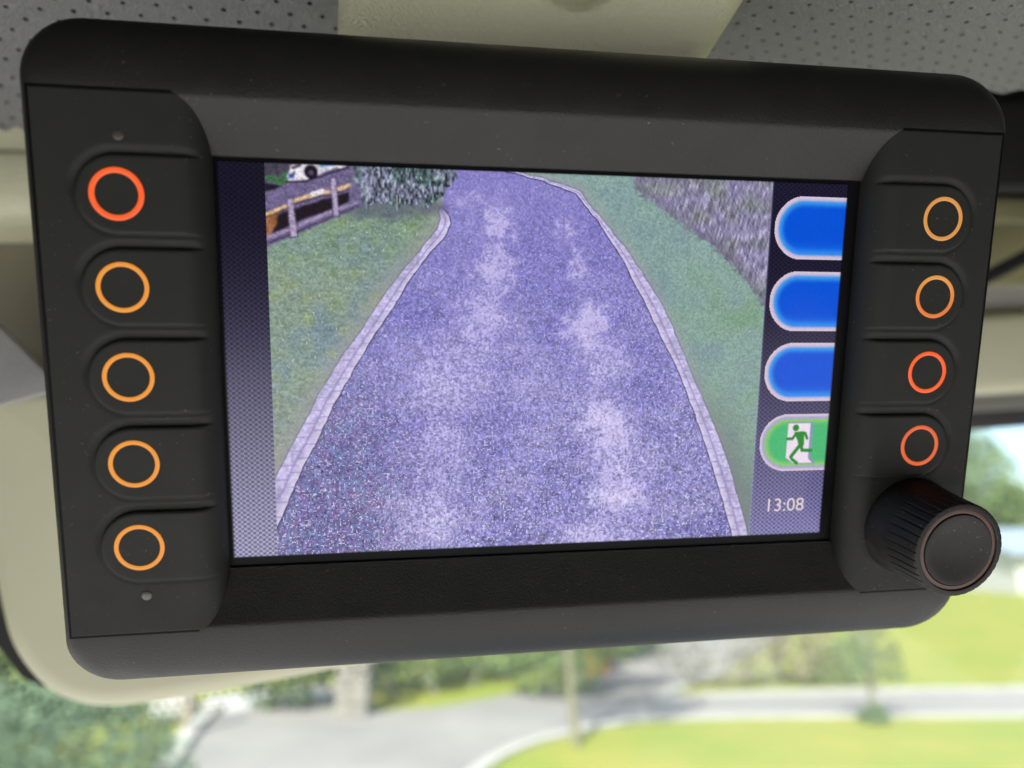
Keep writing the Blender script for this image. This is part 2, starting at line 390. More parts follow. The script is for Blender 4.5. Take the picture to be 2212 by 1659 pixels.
    img = mixc(img, (62, 50, 72), sstep(1.6, .5, lined([(52, 94), (88, 79), (135, 58), (160, 47)], X, Y)) * .7)
    for P in ([(79, 41), (85, 41), (89, 84), (81, 85)], [(129, 16), (135, 15), (138, 59), (132, 60)]):
        d = polyd(P, X, Y)
        img = mixc(img, (58, 46, 70), sstep(2.2, .4, d) * .6)
        img = mixc(img, (172, 158, 190), sstep(.7, -.7, d))
    # --- willow-like bush
    B = [(150, 10), (160, -8), (278, -8), (275, 8), (270, 20), (250, 42), (206, 48), (168, 47), (162, 30)]
    d = polyd(B, X + wx * 7, Y + wy * 6)
    b1 = vnoise(SW, SH, 2.8, 5.5); b2 = vnoise(SW, SH, 2.0, 3.2); b3 = vnoise(SW, SH, 16, 13)
    g = np.zeros_like(img); g[:] = (104, 112, 130)
    g = mixc(g, (84, 104, 106), sstep(.4, .75, b3)); g = mixc(g, (120, 118, 142), sstep(.5, .2, b3) * .5)
    g *= (1 + (b1 - .5) * .9 + (b2 - .5) * .8)[..., None]
    g = mixc(g, (180, 192, 190), sstep(.74, .92, b1) * .6)
    m = sstep(2, -2, d)
    img = mixc(img, (76, 74, 106), sstep(13, 0, polyd([(168, 48), (250, 43), (262, 47), (206, 54), (150, 54)], X, Y + wy * 3)) * .5)
    img = img * (1 - m[..., None]) + g * m[..., None]
    img = mixc(img, (150, 150, 160), sstep(1.5, .6, lined([(207, 33), (207, 50)], X, Y)) * .8)
    tlm = tl[..., None]
    soft = (img * 2 + np.roll(img, 1, 0) + np.roll(img, -1, 0) + np.roll(img, 1, 1) + np.roll(img, -1, 1)) / 6
    for _ in range(2):
        soft = (soft * 2 + np.roll(soft, 1, 0) + np.roll(soft, -1, 0) + np.roll(soft, 1, 1) + np.roll(soft, -1, 1)) / 6
    soft = soft * (1 + (vnoise(SW, SH, 3.2, 2.4) - .5) * .24 + fine * .2)[..., None]
    img = img * (1 - tlm) + soft * tlm
    # edge sharpening halo of the little camera
    bl = (np.roll(img, 1, 0) + np.roll(img, -1, 0) + np.roll(img, 1, 1) + np.roll(img, -1, 1)) / 4
    img = np.clip(img + (img - bl) * .6, 4, 250)
    pic = img.copy()
    # --- side bars: woven pattern, lighter towards the foot
    wv = ((np.floor(X / 3.6) + np.floor(Y / 3)) % 2)
    lv = sstep(.05, 1.05, near)
    bar = np.array((22, 19, 36.)) * (1 - lv[..., None]) + np.array((144, 141, 172.)) * lv[..., None]
    rlv = sstep(.15, 1.3, near)
    rbar = np.array((26, 23, 44.)) * (1 - rlv[..., None]) + np.array((142, 136, 190.)) * rlv[..., None]
    bar = np.where((X > 400)[..., None], rbar, bar)
    tri = np.abs(np.mod(X, 6) / 6 - .5) * 2
    bar = bar * (1 + (wv - .5) * (.40) + (tri - .5) * .12)[..., None]
    region = np.where(X < 54, 1, np.where(X > 692, 2, 0))
    img = np.where((region > 0)[..., None], bar, img)
    img = mixc(img, (150, 156, 196), np.exp(-((X - 692.5) / 1.0) ** 2) * .55)
    # --- softkeys
    for k, (cy, hy) in enumerate(((58.5, 41), (154.5, 40), (250, 40), (348, 40))):
        x0 = 698.5; r = hy
        dx = np.where(X < x0 + r, X - (x0 + r), 0.0)
        d = np.where(X < x0 + r, np.hypot(dx, Y - cy) - r, np.abs(Y - cy) - r)
        m = d < .0
        region = np.where(m, 3 + k, region)
        col = np.zeros_like(img)
        if k < 3:
            col[:] = (214, 198, 218)
            ins = sstep(-4.5, -7.5, d)
            col = mixc(col, (176, 166, 208), sstep(-2.0, -5.0, d) * .6)
            fill = mixc(np.zeros_like(img) + (66, 158, 240), (2, 82, 216), sstep(-6, -17, d))
            fill = mixc(fill, (40, 130, 240), sstep(cy + 14, cy + 34, Y) * .5)
        else:
            col[:] = (212, 198, 214)
            col = mixc(col, (160, 154, 206), sstep(-1.5, -5.0, d) * .8)
            ins = sstep(-5.5, -8.5, d)
            fill = mixc(np.zeros_like(img) + (138, 200, 108), (70, 184, 116), sstep(-8, -17, d))
        col = col * (1 - ins[..., None]) + fill * ins[..., None]
        if k == 3:
            dd = polyd([(739.5, 321), (772.5, 321), (772.5, 371), (779, 377), (750, 377), (739, 369)], X, Y)
            col = mixc(col, (150, 140, 200), sstep(3.4, 0, polyd([(741, 321), (775, 321), (775, 371), (782, 377), (752, 377), (741, 369)], X, Y)) * .8)
            col = mixc(col, (238, 222, 238), sstep(.7, -.7, dd))
            gcol = (34, 136, 42)
            def limb(pts, r0):
                return sstep(r0 + .6, r0 - .6, lined(pts, X, Y))
            col = mixc(col, gcol, sstep(5.3, 4.1, np.hypot(X - 751, (Y - 327.2))))
            col = mixc(col, gcol, sstep(.7, -.7, polyd([(749, 333), (761, 332.4), (764, 336), (765, 350), (763, 356), (757, 352), (755, 346), (752, 340)], X, Y)))
            for pts, r0 in (([(752, 335), (747, 342.5), (739.5, 342.5)], 2.0), ([(760, 334), (765.5, 335), (768.8, 342.3)], 2.0), ([(759.5, 351), (746.5, 368)], 2.6), ([(761, 352), (762.5, 359), (776, 359.4)], 2.4), ([(748.5, 371.5), (756, 377)], 2.2)):
                col = mixc(col, gcol, limb(pts, r0))
        img = np.where(m[..., None], col, img)
    # the panel's dark rim and its slightly uneven backlight
    rim = sstep(0, 3.0, X) * sstep(0, 2.5, SW - X) * sstep(0, 2.0, Y) * sstep(0, 2.0, SH - Y)
    img = img * (.12 + .88 * rim[..., None])
    img = img * (1 + (vnoise(SW, SH, 1.6, 1.6) - .5) * .07)[..., None]
    return s2l(np.clip(img, 2, 252)), region
# ================================================================ THE MONITOR
# local axes in metres: x right, y up, z out of the screen towards the viewer
MR = ((0.98777914, 0.01592329, 0.15504459), (-0.00813643, -0.98814304, 0.15332035), (0.15564759, -0.15270815, -0.97593752))
MT = (0.00918960, -0.00441811, 0.17916119)
def c2w(v):
    return RGT * v[0] - UPV * v[1] + FWD * v[2]
mx, my, mz = (c2w([MR[r][c] for r in range(3)]) for c in range(3))
mo = CAM + c2w(MT)
monitor = empty('monitor')
monitor.matrix_world = Matrix(((mx.x, my.x, mz.x, mo.x), (mx.y, my.y, mz.y, mo.y), (mx.z, my.z, mz.z, mo.z), (0, 0, 0, 1)))
tag(monitor, 'black in-cab control monitor showing a driveway camera view, with lit ring buttons', 'monitor')
K = 0.001
CX, CY = 1.07, -1.05

def rrect(cx, cy, hx, hy, r, z, n=10, m=24):
    pts = []
    for k, (sx, sy) in enumerate(((1, 1), (-1, 1), (-1, -1), (1, -1))):
        ox, oy = cx + sx * (hx - r), cy + sy * (hy - r)
        a0 = k * 90
        arc = [(ox + r * math.cos(math.radians(a0 + 90 * i / n)), oy + r * math.sin(math.radians(a0 + 90 * i / n))) for i in range(n + 1)]
        pts += arc
        nx_, ny_ = ((-1, 1), (-1, -1), (1, -1), (1, 1))[k]
        ex, ey = cx + nx_ * (hx - r), cy + ny_ * (hy - r)
        b0 = math.radians((k + 1) * 90)
        e = (ex + r * math.cos(b0), ey + r * math.sin(b0)); s = arc[-1]
        pts += [(s[0] + (e[0] - s[0]) * i / m, s[1] + (e[1] - s[1]) * i / m) for i in range(1, m)]
    return [(x * K, y * K, z * K) for x, y in pts]
def loft(loops, cap0=True, cap1=True):
    V, F = [], []
    n = len(loops[0])
    for L in loops: V += L
    for k in range(len(loops) - 1):
        for i in range(n):
            j = (i + 1) % n
            F.append((k * n + i, k * n + j, (k + 1) * n + j, (k + 1) * n + i))
    if cap0: F.append(tuple(range(n))[::-1])
    if cap1: F.append(tuple(range((len(loops) - 1) * n, len(loops) * n)))
    return V, F

loops = [rrect(CX, CY, 96, 58, 9, -32), rrect(CX, CY, 106, 68, 11, -29), rrect(CX, CY, 112, 74.0, 12, -17), rrect(CX, CY, 114.6, 75.6, 12, -8)]
for a in range(90, -1, -6):
    s, c = math.sin(math.radians(a)), math.cos(math.radians(a))
    loops.append(rrect(CX, CY, 111.0 + 4.0 * s, 59.45 + 16.4 * s, 1.5 + 10.5 * s, 6.6 - 11.6 * (1 - c)))
loops.append(rrect(CX, CY, 110.4, 58.8, 1.2, 6.52))
loops.append(rrect(CX, CY, 109.8, 58.2, 1.0, 6.25))
ox0, ox1, oy0, oy1 = -78.0, 80.3, -48.1, 46.75
def op(g, z):
    return rrect((ox0 + ox1) / 2, (oy0 + oy1) / 2, (ox1 - ox0) / 2 + g, (oy1 - oy0) / 2 + g, .9, z)
loops += [op(.5, .72), op(.15, .60), op(0, .40), op(-.05, -1.2)]
V, F = loft(loops, True, False)
housing = autosmooth(mesh('housing', V, F, M['shell'], monitor), 30)
rim = mesh('screen_rim', [(x * K, y * K, -.0002) for x, y in ((ox0 - 1, oy0 - 1), (ox1 + 1, oy0 - 1), (ox1 + 1, oy1 + 1), (ox0 - 1, oy1 + 1))], [(0, 1, 2, 3)], M['black'], monitor)
# fold-back arm that carries it
bm = bmesh.new()
bmesh.ops.create_cone(bm, cap_ends=True, segments=40, radius1=.017, radius2=.014, depth=.07, matrix=Matrix.Translation((0.0, .010, -.064)))
autosmooth(bm_obj('mounting_arm', bm, M['shell'], monitor), 40)

# ---- what is on the display
pix, region = draw_display()
dm, dt, db = nmat('display picture')
db.inputs['Base Color'].default_value = (.004, .004, .005, 1); db.inputs['Roughness'].default_value = .14; db.inputs['Specular IOR Level'].default_value = .18
dat = dt.nodes.new('ShaderNodeAttribute'); dat.attribute_name = 'picture'
dt.links.new(dat.outputs['Color'], db.inputs['Emission Color']); db.inputs['Emission Strength'].default_value = LUM * .97
M['display'] = dm
SX, SY = 152.0 / SW, 91.95 / SH
def dots(name, rid, z, parent):
    ys, xs = np.nonzero(region == rid)
    n = len(xs)
    idx = -np.ones((SH + 1, SW + 1), np.int64)
    for dx, dy in ((0, 0), (1, 0), (1, 1), (0, 1)):
        idx[ys + dy, xs + dx] = 0
    vy, vx = np.nonzero(idx == 0)
    idx[vy, vx] = np.arange(len(vx))
    co = np.stack([(-76 + vx * SX) * K, (45.975 - vy * SY) * K, np.full(len(vx), z * K)], 1)
    quad = np.stack([idx[ys, xs], idx[ys + 1, xs], idx[ys + 1, xs + 1], idx[ys, xs + 1]], 1)
    me = bpy.data.meshes.new(name)
    me.vertices.add(len(vx)); me.vertices.foreach_set('co', co.ravel().astype(np.float32))
    me.loops.add(n * 4); me.loops.foreach_set('vertex_index', quad.ravel().astype(np.int32))
    me.polygons.add(n); me.polygons.foreach_set('loop_start', np.arange(0, n * 4, 4, dtype=np.int32))
    me.update(calc_edges=True)
    # a dot's colour shared out over its own corners keeps neighbouring regions apart
    acc = np.zeros((len(vx), 3)); cnt = np.zeros(len(vx))
    for k in range(4):
        np.add.at(acc, quad[:, k], pix[ys, xs]); np.add.at(cnt, quad[:, k], 1)
    acc /= cnt[:, None]
    col = .3 * acc[quad.ravel()] + .7 * np.repeat(pix[ys, xs], 4, 0)
    at_ = me.color_attributes.new('picture', 'FLOAT_COLOR', 'CORNER')
    at_.data.foreach_set('color', np.concatenate([col, np.ones((n * 4, 1))], 1).ravel().astype(np.float32))
    return link(name, me, M['display'], parent)
screen = dots('screen', 0, 0, monitor)
screen['label'] = 'camera picture of a kerbed driveway between grass verges'
dots('side_bar', 1, 0, screen); dots('side_bar', 2, 0, screen)
for k in range(3): dots('softkey_icon', 3 + k, 0, screen)['label'] = 'blank blue softkey tab'
dots('softkey_icon', 6, 0, screen)['label'] = 'green exit softkey tab with running figure in doorway'
cu = bpy.data.curves.new('clock', 'FONT'); cu.body = '13:08'; cu.size = 1.0
to = bpy.data.objects.new('clock', cu); COL.objects.link(to)
bpy.context.view_layer.update()
tm = bpy.data.meshes.new_from_object(to); bpy.data.objects.remove(to); bpy.data.curves.remove(cu)
tv = np.array([v.co[:] for v in tm.vertices]); lo, hi = tv.min(0), tv.max(0)
for v in tm.vertices:
    v.co = Vector(((60.3 + (v.co.x - lo[0]) / (hi[0] - lo[0]) * 10.3) * K, (-39.4 + (v.co.y - lo[1]) / (hi[1] - lo[1]) * 3.55) * K, .00006))
M['digits'] = glow('clock digits', (.80, .70, .74), .95 * LUM)
link('clock_digits', tm, M['digits'], screen)

# ---- the two button panels
RROW = [37.43 - i * 19.29 for i in range(5)]
ZP, HB = 6.75, .48
YT, YB = 58.4, -60.5
def sst(a, b, x):
    t = min(1, max(0, (x - a) / (b - a))); return t * t * (3 - 2 * t)
class Side:
    def __init__(s, sign, xo, xi, xr, rows):
        s.sg, s.xo, s.xi, s.xr, s.rows = sign, xo, xi, xr, rows      # sign +1: inner edge lies to the right
    def base(s, x):
        t = (x - s.xi) * s.sg + 6.4                                  # runs 0..6.4 over the rounded inner edge
        if t <= 0: return ZP
        t = min(t, 6.38)
        return ZP - 6.4 + math.sqrt(6.4 ** 2 - t * t)
    def pill(s, x, y, cy):
        u = (x - s.xr) * s.sg
        return (math.hypot(u, y - cy) if u < 0 else abs(y - cy)) - 8.35
    def fade(s, x):
        return 1 - sst(-4.2, -.6, (x - s.xi) * s.sg)
left = Side(1, -110.2, -76.7, -94.35, RROW)
right = Side(-1, 112.35, 79.2, 97.63, RROW[:4])
def panel(S):
    xs = np.unique(np.concatenate([np.linspace(S.xo, S.xi, 118), S.xo + S.sg * np.array([0, .08, .18, .32, .5, .75]), S.xi - S.sg * np.array([.05, .12, .25, .4, .6])]))
    ys = np.unique(np.concatenate([np.linspace(YB, YT, 400), YB + np.array([.08, .18, .32, .5]), YT - np.array([.08, .18, .32, .5])]))
    V, F = [], []
    nx = len(xs)
    for y in ys:
        for x in xs:
            z = S.base(x)
            dip = 0
            for k, cy in enumerate(S.rows):
                if abs(y - cy) < 13:
                    d = S.pill(x, y, cy)
                    if d > -3 and d < 4:
                        up = sst(-4, 4, y - cy)
                        wd = .36 + .52 * up
                        dip = max(dip, (.12 + .46 * up) * math.exp(-((d - .12 - .22 * up) / wd) ** 2))
            z -= dip * S.fade(x)
            e = min(abs(x - S.xo), y - YB, YT - y)
            if e < .5: z -= .5 - math.sqrt(max(0, .25 - (.5 - e) ** 2))
            V.append((x * K, y * K, z * K))
    ny = len(ys)
    for j in range(ny - 1):
        for i in range(nx - 1):
            a = j * nx + i
            F.append((a, a + 1, a + nx + 1, a + nx))
    # skirt down into the frame
    ring = list(range(nx)) + [j * nx + nx - 1 for j in range(1, ny)] + [(ny - 1) * nx + i for i in range(nx - 2, -1, -1)] + [j * nx for j in range(ny - 2, 0, -1)]
    o = len(V)
    for r in ring: V.append((V[r][0], V[r][1], -.6 * K))
    for i in range(len(ring)):
        j = (i + 1) % len(ring)
        F.append((ring[i], o + i, o + j, ring[j]))
    ob = autosmooth(mesh('button_panel', V, F, M['rubber'], monitor), 50)
    g = .38                                             # black strip standing for the shaded gap round the outer edges
    xa, xb = S.xo - S.sg * g, S.xo + S.sg * 27.5
    q_ = .22
    P = [(xb, YT + g), (xa, YT + g), (xa, YB - g), (xb, YB - g)]
    Q = [(xb, YT - q_), (xa + S.sg * (g + q_), YT - q_), (xa + S.sg * (g + q_), YB + q_), (xb, YB + q_)]
    mesh('seam_strip', [(x * K, y * K, 6.63 * K) for x, y in P + Q] + [(x * K, y * K, 4 * K) for x, y in P],
         [(0, 1, 5, 4), (1, 2, 6, 5), (2, 3, 7, 6), (0, 8, 9, 1), (1, 9, 10, 2), (2, 10, 11, 3)], M['black'], ob)
    return ob
def button(S, cy, parent):
    cols = [S.xr - S.sg * 8.35 * math.cos(math.radians(a)) for a in np.linspace(1.5, 90, 26)] + list(np.linspace(S.xr, S.xi - S.sg * .15, 30)[1:])
    tt = np.concatenate([-1 + np.array([0, .012, .03, .055, .085, .12, .16, .2]), np.linspace(-.74, .74, 15), 1 - np.array([.2, .16, .12, .085, .055, .03, .012, 0])])
    V, F = [], []
    for x in cols:
        u = (x - S.xr) * S.sg
        hw = math.sqrt(max(0, 8.35 ** 2 - u * u)) if u < 0 else 8.35
        for t in tt:
            y = cy + t * hw
            d = S.pill(x, y, cy)
            f = S.fade(x)
            dd = min(.9, -d)
            q = math.sqrt(max(0, 1 - (1 - dd / .9) ** 2))
            dish = -.10 * max(0, 1 - (math.hypot(x - S.xr, y - cy) / 7.2) ** 2) if abs(x - S.xr) < 7.2 else 0
            z = S.base(x) + ((-.42 + (HB + .42) * q) + dish) * f + .03 - .06 * (1 - f)
            V.append((x * K, y * K, z * K))
    n = len(tt)
    for i in range(len(cols) - 1):
        for j in range(n - 1):
            a = i * n + j
            F.append((a, a + n, a + n + 1, a + 1) if S.sg > 0 else (a, a + 1, a + n + 1, a + n))
    b = mesh('button', V, F, M['rubber'], parent, True)
    return b
def light_ring(S, cy, mat, parent, r0=4.30, r1=5.36, name='light_ring'):
    n = 72; V, F = [], []
    for k, (r, z) in enumerate(((r0, -.06), (r0 + .05, .05), (r1 - .05, .05), (r1, -.06))):
        for i in range(n):
            a = 2 * math.pi * i / n
            dish = -.10 * max(0, 1 - (r / 7.2) ** 2)
            V.append(((S.xr + r * math.cos(a)) * K, (cy + r * math.sin(a)) * K, (ZP + HB + .03 + dish + z) * K))
    for k in range(3):
        for i in range(n):
            j = (i + 1) % n
            F.append((k * n + i, (k + 1) * n + i, (k + 1) * n + j, k * n + j))
    return mesh(name, V, F, mat, parent, True)
def dome(name, x, y, z, r, h, mat, parent):
    n, V, F = 28, [], []
    rows = 6
    for k in range(rows):
        a = math.pi / 2 * k / rows
        for i in range(n):
            p = 2 * math.pi * i / n
            V.append(((x + r * math.cos(a) * math.cos(p)) * K, (y + r * math.cos(a) * math.sin(p)) * K, (z + h * math.sin(a)) * K))
    V.append((x * K, y * K, (z + h) * K))
    for k in range(rows - 1):
        for i in range(n):
            j = (i + 1) % n
            F.append((k * n + i, k * n + j, (k + 1) * n + j, (k + 1) * n + i))
    for i in range(n):
        F.append(((rows - 1) * n + i, (rows - 1) * n + (i + 1) % n, len(V) - 1))
    return mesh(name, V, F, mat, parent, True)
pl = panel(left); pr = panel(right)
for k, cy in enumerate(RROW):
    b = button(left, cy, pl)
    b['label'] = 'round-ended button with a red-orange light ring' if k == 0 else 'round-ended button with an amber light ring'
    light_ring(left, cy, M['red'] if k == 0 else M['amber'], pl, 4.26 if k == 0 else 4.34, 5.46 if k == 0 else 5.34)
for k, cy in enumerate(RROW[:4]):
    b = button(right, cy, pr)
    b['label'] = ('round-ended button with a thin amber light ring', 'round-ended button with an amber to orange light ring', 'round-ended button with a bright red-orange light ring', 'round-ended button with a dim red-orange light ring')[k]
    light_ring(right, cy, (M['amber_dim'], M['amber_fade'], M['red'], M['red_dim'])[k], pr, 4.36, 5.40)
dome('indicator_lamp', -93.5, 49.4, ZP, 1.1, .25, M['lens_brown'], pl)
dome('indicator_lamp', -93.6, -51.3, ZP, 1.15, .5, M['lens_grey'], pl)

# ---- rotary knob
KX, KY, ZF = 97.6, -42.5, 24.2
def lathe(name, prof, n, mat, parent, groove=None):
    V, F = [], []
    for r, z, g in prof:
        for i in range(n):
            a = 2 * math.pi * i / n
            rr = r - (groove(i) * g if groove else 0)
            V.append(((KX + rr * math.cos(a)) * K, (KY + rr * math.sin(a)) * K, z * K))
    for k in range(len(prof) - 1):
        for i in range(n):
            j = (i + 1) % n
            F.append((k * n + i, k * n + j, (k + 1) * n + j, (k + 1) * n + i))
    if prof[-1][0] < .2:
        F.append(tuple(range((len(prof) - 1) * n, len(prof) * n)))
    return autosmooth(mesh(name, V, F, mat, parent), 32)
gfun = lambda i: (1.0, .7, .15, .0, .0, .0, .0, .0, .0, .0, .0, .0, .0, .0, .15, .7)[i % 16]
knob = lathe('rotary_knob', [(13.1, ZP - 1.0, 0), (13.2, ZP + .3, 0), (13.05, ZP + 1.2, 0), (12.7, ZP + 4, 0), (12.45, ZP + 6.5, 0), (12.4, ZP + 7.6, .06), (12.35, ZP + 8.3, .24), (12.1, ZP + 12, .28), (11.95, ZF - 1.2, .30), (11.9, ZF - .5, .28), (11.72, ZF - .12, .14), (11.5, ZF, .05), (10.45, ZF, 0), (10.3, ZF - .12, 0), (10.26, ZF - .6, 0)], 576, M['knob'], monitor, gfun)
lathe('copper_ring', [(10.4, ZF - .65, 0), (10.24, ZF - .42, 0), (9.9, ZF - .34, 0), (9.3, ZF - .36, 0), (9.12, ZF - .6, 0)], 120, M['copper'], knob)
lathe('knob_cap', [(9.1, ZF - .9, 0), (9.06, ZF - .25, 0), (8.9, ZF - .10, 0), (8.5, ZF - .08, 0), (7.5, ZF - .22, 0), (6.0, ZF - .52, 0), (4.5, ZF - .78, 0), (3.0, ZF - .95, 0), (1.5, ZF - 1.04, 0), (.1, ZF - 1.06, 0)], 120, M['knob'], knob)
# ================================================================ THE CAB ROUND IT
ZH = CAM.z + .171
def perforated(name, O, eu, ev, rng, keep, mat, r=.00064, depth=.005):
    """sheet with punched holes on the lattice spanned by eu, ev; keep(point) picks the cells"""
    nrm = eu.cross(ev).normalized()
    if nrm.z > 0: nrm = -nrm
    d1 = eu.normalized(); d2 = nrm.cross(d1)
    V, F = [], []
    idx = {}
    def vert(u, v):
        k = (round(u * 2), round(v * 2))
        if k not in idx:
            idx[k] = len(V); V.append(O + eu * u + ev * v)
        return idx[k]
    ring8 = ((.5, 0), (.5, .5), (0, .5), (-.5, .5), (-.5, 0), (-.5, -.5), (0, -.5), (.5, -.5))
    for i in range(*rng):
        for j in range(*rng):
            c0 = O + eu * i + ev * j
            if not keep(c0): continue
            outer = [vert(i + a, j + b) for a, b in ring8]
            c = c0 + eu * random.uniform(-.02, .02) + ev * random.uniform(-.02, .02)
            rr = r * random.uniform(.9, 1.12)
            o = len(V)
            for kr, kz in ((1.3, 0), (1.0, -.18), (.92, -1)):
                for a, b in ring8:
                    dv = (eu * a + ev * b); dv = (d1 * dv.dot(d1) + d2 * dv.dot(d2)).normalized()
                    V.append(c + dv * (rr * kr) + nrm * (kz * depth))
            for k in range(8):
                l = (k + 1) % 8
                F.append((outer[k], outer[l], o + l, o + k))
                F.append((o + k, o + l, o + 8 + l, o + 8 + k))
                F.append((o + 8 + k, o + 8 + l, o + 16 + l, o + 16 + k))
            F.append(tuple(o + 16 + k for k in range(8)))
    o = mesh(name, V, F, mat, None, False)
    o.data.materials.append(M['pit'])
    o.data.polygons.foreach_set('material_index', [0 if (k % 25 < 24 and k % 25 % 3 == 0) else 1 for k in range(len(F))])
    return o
def lattice(px, py, a, b, p0, n):
    O = hit(px, py, p0, n)
    return O, hit(px + a[0], py + a[1], p0, n) - O, hit(px + b[0], py + b[1], p0, n) - O
nL = Vector((0, 0, -1)); pL = Vector((0, .2, ZH))
O, eu, ev = lattice(159, 24.5, (32.5, -23.2), (40.3, 27.0), pL, nL)
hl = perforated('headliner', O, eu, ev, (-40, 41), lambda c: -.34 < c.x < -.02 and .165 < c.y < .272, M['headliner'])
tag(hl, 'grey perforated leather roof lining above the monitor\'s left corner', 'headliner')
nR = Vector((.0, .30, -1)).normalized(); pR = at(1840, 63, .235)
O, eu, ev = lattice(1840, 63, (40.3, 10.8), (-38.7, 15.5), pR, nR)
def py_of(c): return 829.5 - FOC * (c - CAM).dot(UPV) / (c - CAM).dot(FWD)
hr = perforated('headliner', O, eu, ev, (-40, 41), lambda c: -.01 < c.x < .40 and .165 < c.y < .42 and py_of(c) < 196, M['headliner'], r=.00054)
tag(hr, 'dark grey perforated leather roof lining right of the beige console', 'headliner')

# beige overhead console between them: a heavy moulded tray seen from below, with a round finger recess
def console():
    A = [at(722, -235, .180), at(1790, -235, .180), at(1515, 190, .215), at(712, 190, .215)]     # under side, far corners low in the picture
    nu, nv = 120, 70
    rc = (at(1257, -76, .189))
    upn = ((A[1] - A[0]).cross(A[3] - A[0])).normalized()
    if upn.z < 0: upn = -upn
    V, F = [], []
    for j in range(nv + 1):
        for i in range(nu + 1):
            u, v = i / nu, j / nv
            p = A[0].lerp(A[1], u).lerp(A[3].lerp(A[2], u), v)
            wu = (A[1] - A[0]).length
            e = min(u, 1 - u) * wu
            lift = .012 - math.sqrt(max(0, .012 ** 2 - max(0, .012 - e) ** 2)) if e < .012 else 0
            d = (p - rc); d = (d - upn * d.dot(upn)).length
            dish = .007 * (1 - sst(.0098, .0128, d))
            V.append(p + upn * (lift + dish))
    w = nu + 1
    for j in range(nv):
        for i in range(nu):
            a = j * w + i
            F.append((a, a + w, a + w + 1, a + 1))
    o = len(V)
    ring = list(range(w)) + [j * w + nu for j in range(1, nv + 1)] + [nv * w + i for i in range(nu - 1, -1, -1)] + [j * w for j in range(nv - 1, 0, -1)]
    for r in ring: V.append(V[r] + upn * .035)
    for i in range(len(ring)):
        j = (i + 1) % len(ring)
        F.append((ring[i], o + i, o + j, ring[j]))
    return autosmooth(mesh('overhead_console', V, F, M['beige']), 50)
tag(console(), 'beige grained overhead console with a round recess, above the monitor', 'console')

# roll of trim along the front edge of the roof, left of the monitor, and the lining below it
def sweep_x(name, prof, x0, x1, mat, parent=None, n=2, skew=0.0):
    V, F = [], []
    m = len(prof)
    for k in range(n):
        x = x0 + (x1 - x0) * k / (n - 1)
        for (y, z) in prof: V.append((x, y + skew * (x - x0), CAM.z + z))
    for k in range(n - 1):
        for i in range(m):
            j = (i + 1) % m
            F.append((k * m + i, k * m + j, (k + 1) * m + j, (k + 1) * m + i))
    F.append(tuple(range(m))[::-1]); F.append(tuple(range((n - 1) * m, n * m)))
    return autosmooth(mesh(name, V, F, mat, parent), 45)
prof = [(.40, .173), (.272, .173)]
prof += [(.2815 - .0095 * math.cos(math.radians(a)), .163 - .004 - .022 * math.sin(math.radians(a)) * (1 if a > 0 else .3)) for a in range(-40, 91, 10)]
prof += [(.290, .1372), (.296, .1380), (.302, .141), (.40, .141)]
roll = sweep_x('roof_edge_trim', prof, -.60, -.06, M['beige'])
tag(roll, 'rolled beige grained trim along the roof front, left of the monitor', 'trim')
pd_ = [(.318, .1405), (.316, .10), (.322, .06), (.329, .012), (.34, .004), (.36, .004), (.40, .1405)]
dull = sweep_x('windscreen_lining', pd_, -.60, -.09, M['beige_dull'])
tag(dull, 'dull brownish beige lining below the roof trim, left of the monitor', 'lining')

# cast bracket behind the left edge of the monitor
pts = [at(x, y, .282) for x, y in ((-120, 588), (0, 704), (40, 742), (86, 790), (140, 838), (150, 850), (110, 850), (80, 856), (40, 868), (0, 878), (-60, 892), (-120, 905))]
br = extrude_outline('mounting_bracket', pts, ray(200, 800).normalized() * .02, M['silver'], None, .0022, 4)
tag(br, 'grey cast metal bracket poking out behind the monitor\'s left edge', 'bracket')

# beige sensor housing on the windscreen, its lower left corner rounded
hs = [(-60, 830), (-44, 1000), (-28, 1150), (-12, 1250), (4, 1330), (22, 1390), (58, 1448), (108, 1496), (170, 1522), (240, 1530), (330, 1521), (450, 1501), (600, 1474), (740, 1447), (860, 1428), (900, 1380), (900, 830)]
def smooth_open(p, k=3):
    out = []
    n = len(p)
    for i in range(n - 1):
        p0, p1, p2, p3 = p[max(0, i - 1)], p[i], p[i + 1], p[min(n - 1, i + 2)]
        for s in range(k):
            t = s / k
            out.append(tuple(.5 * (2 * b + (c - a) * t + (2 * a - 5 * b + 4 * c - d) * t * t + (3 * b - a - 3 * c + d) * t ** 3) for a, b, c, d in zip(p0, p1, p2, p3)))
    return out + [p[-1]]
hs2 = smooth_open(hs[:15]) + hs[15:]
pts = [at(x, y, .318 - (1530 - y) * .000012) for x, y in hs2]
sh = extrude_outline('sensor_housing', pts, ray(300, 1300).normalized() * .05, M['beige_smooth'], None, .009, 6)
tag(sh, 'smooth beige sensor housing with rounded lower corner, behind the monitor\'s left', 'sensor housing')

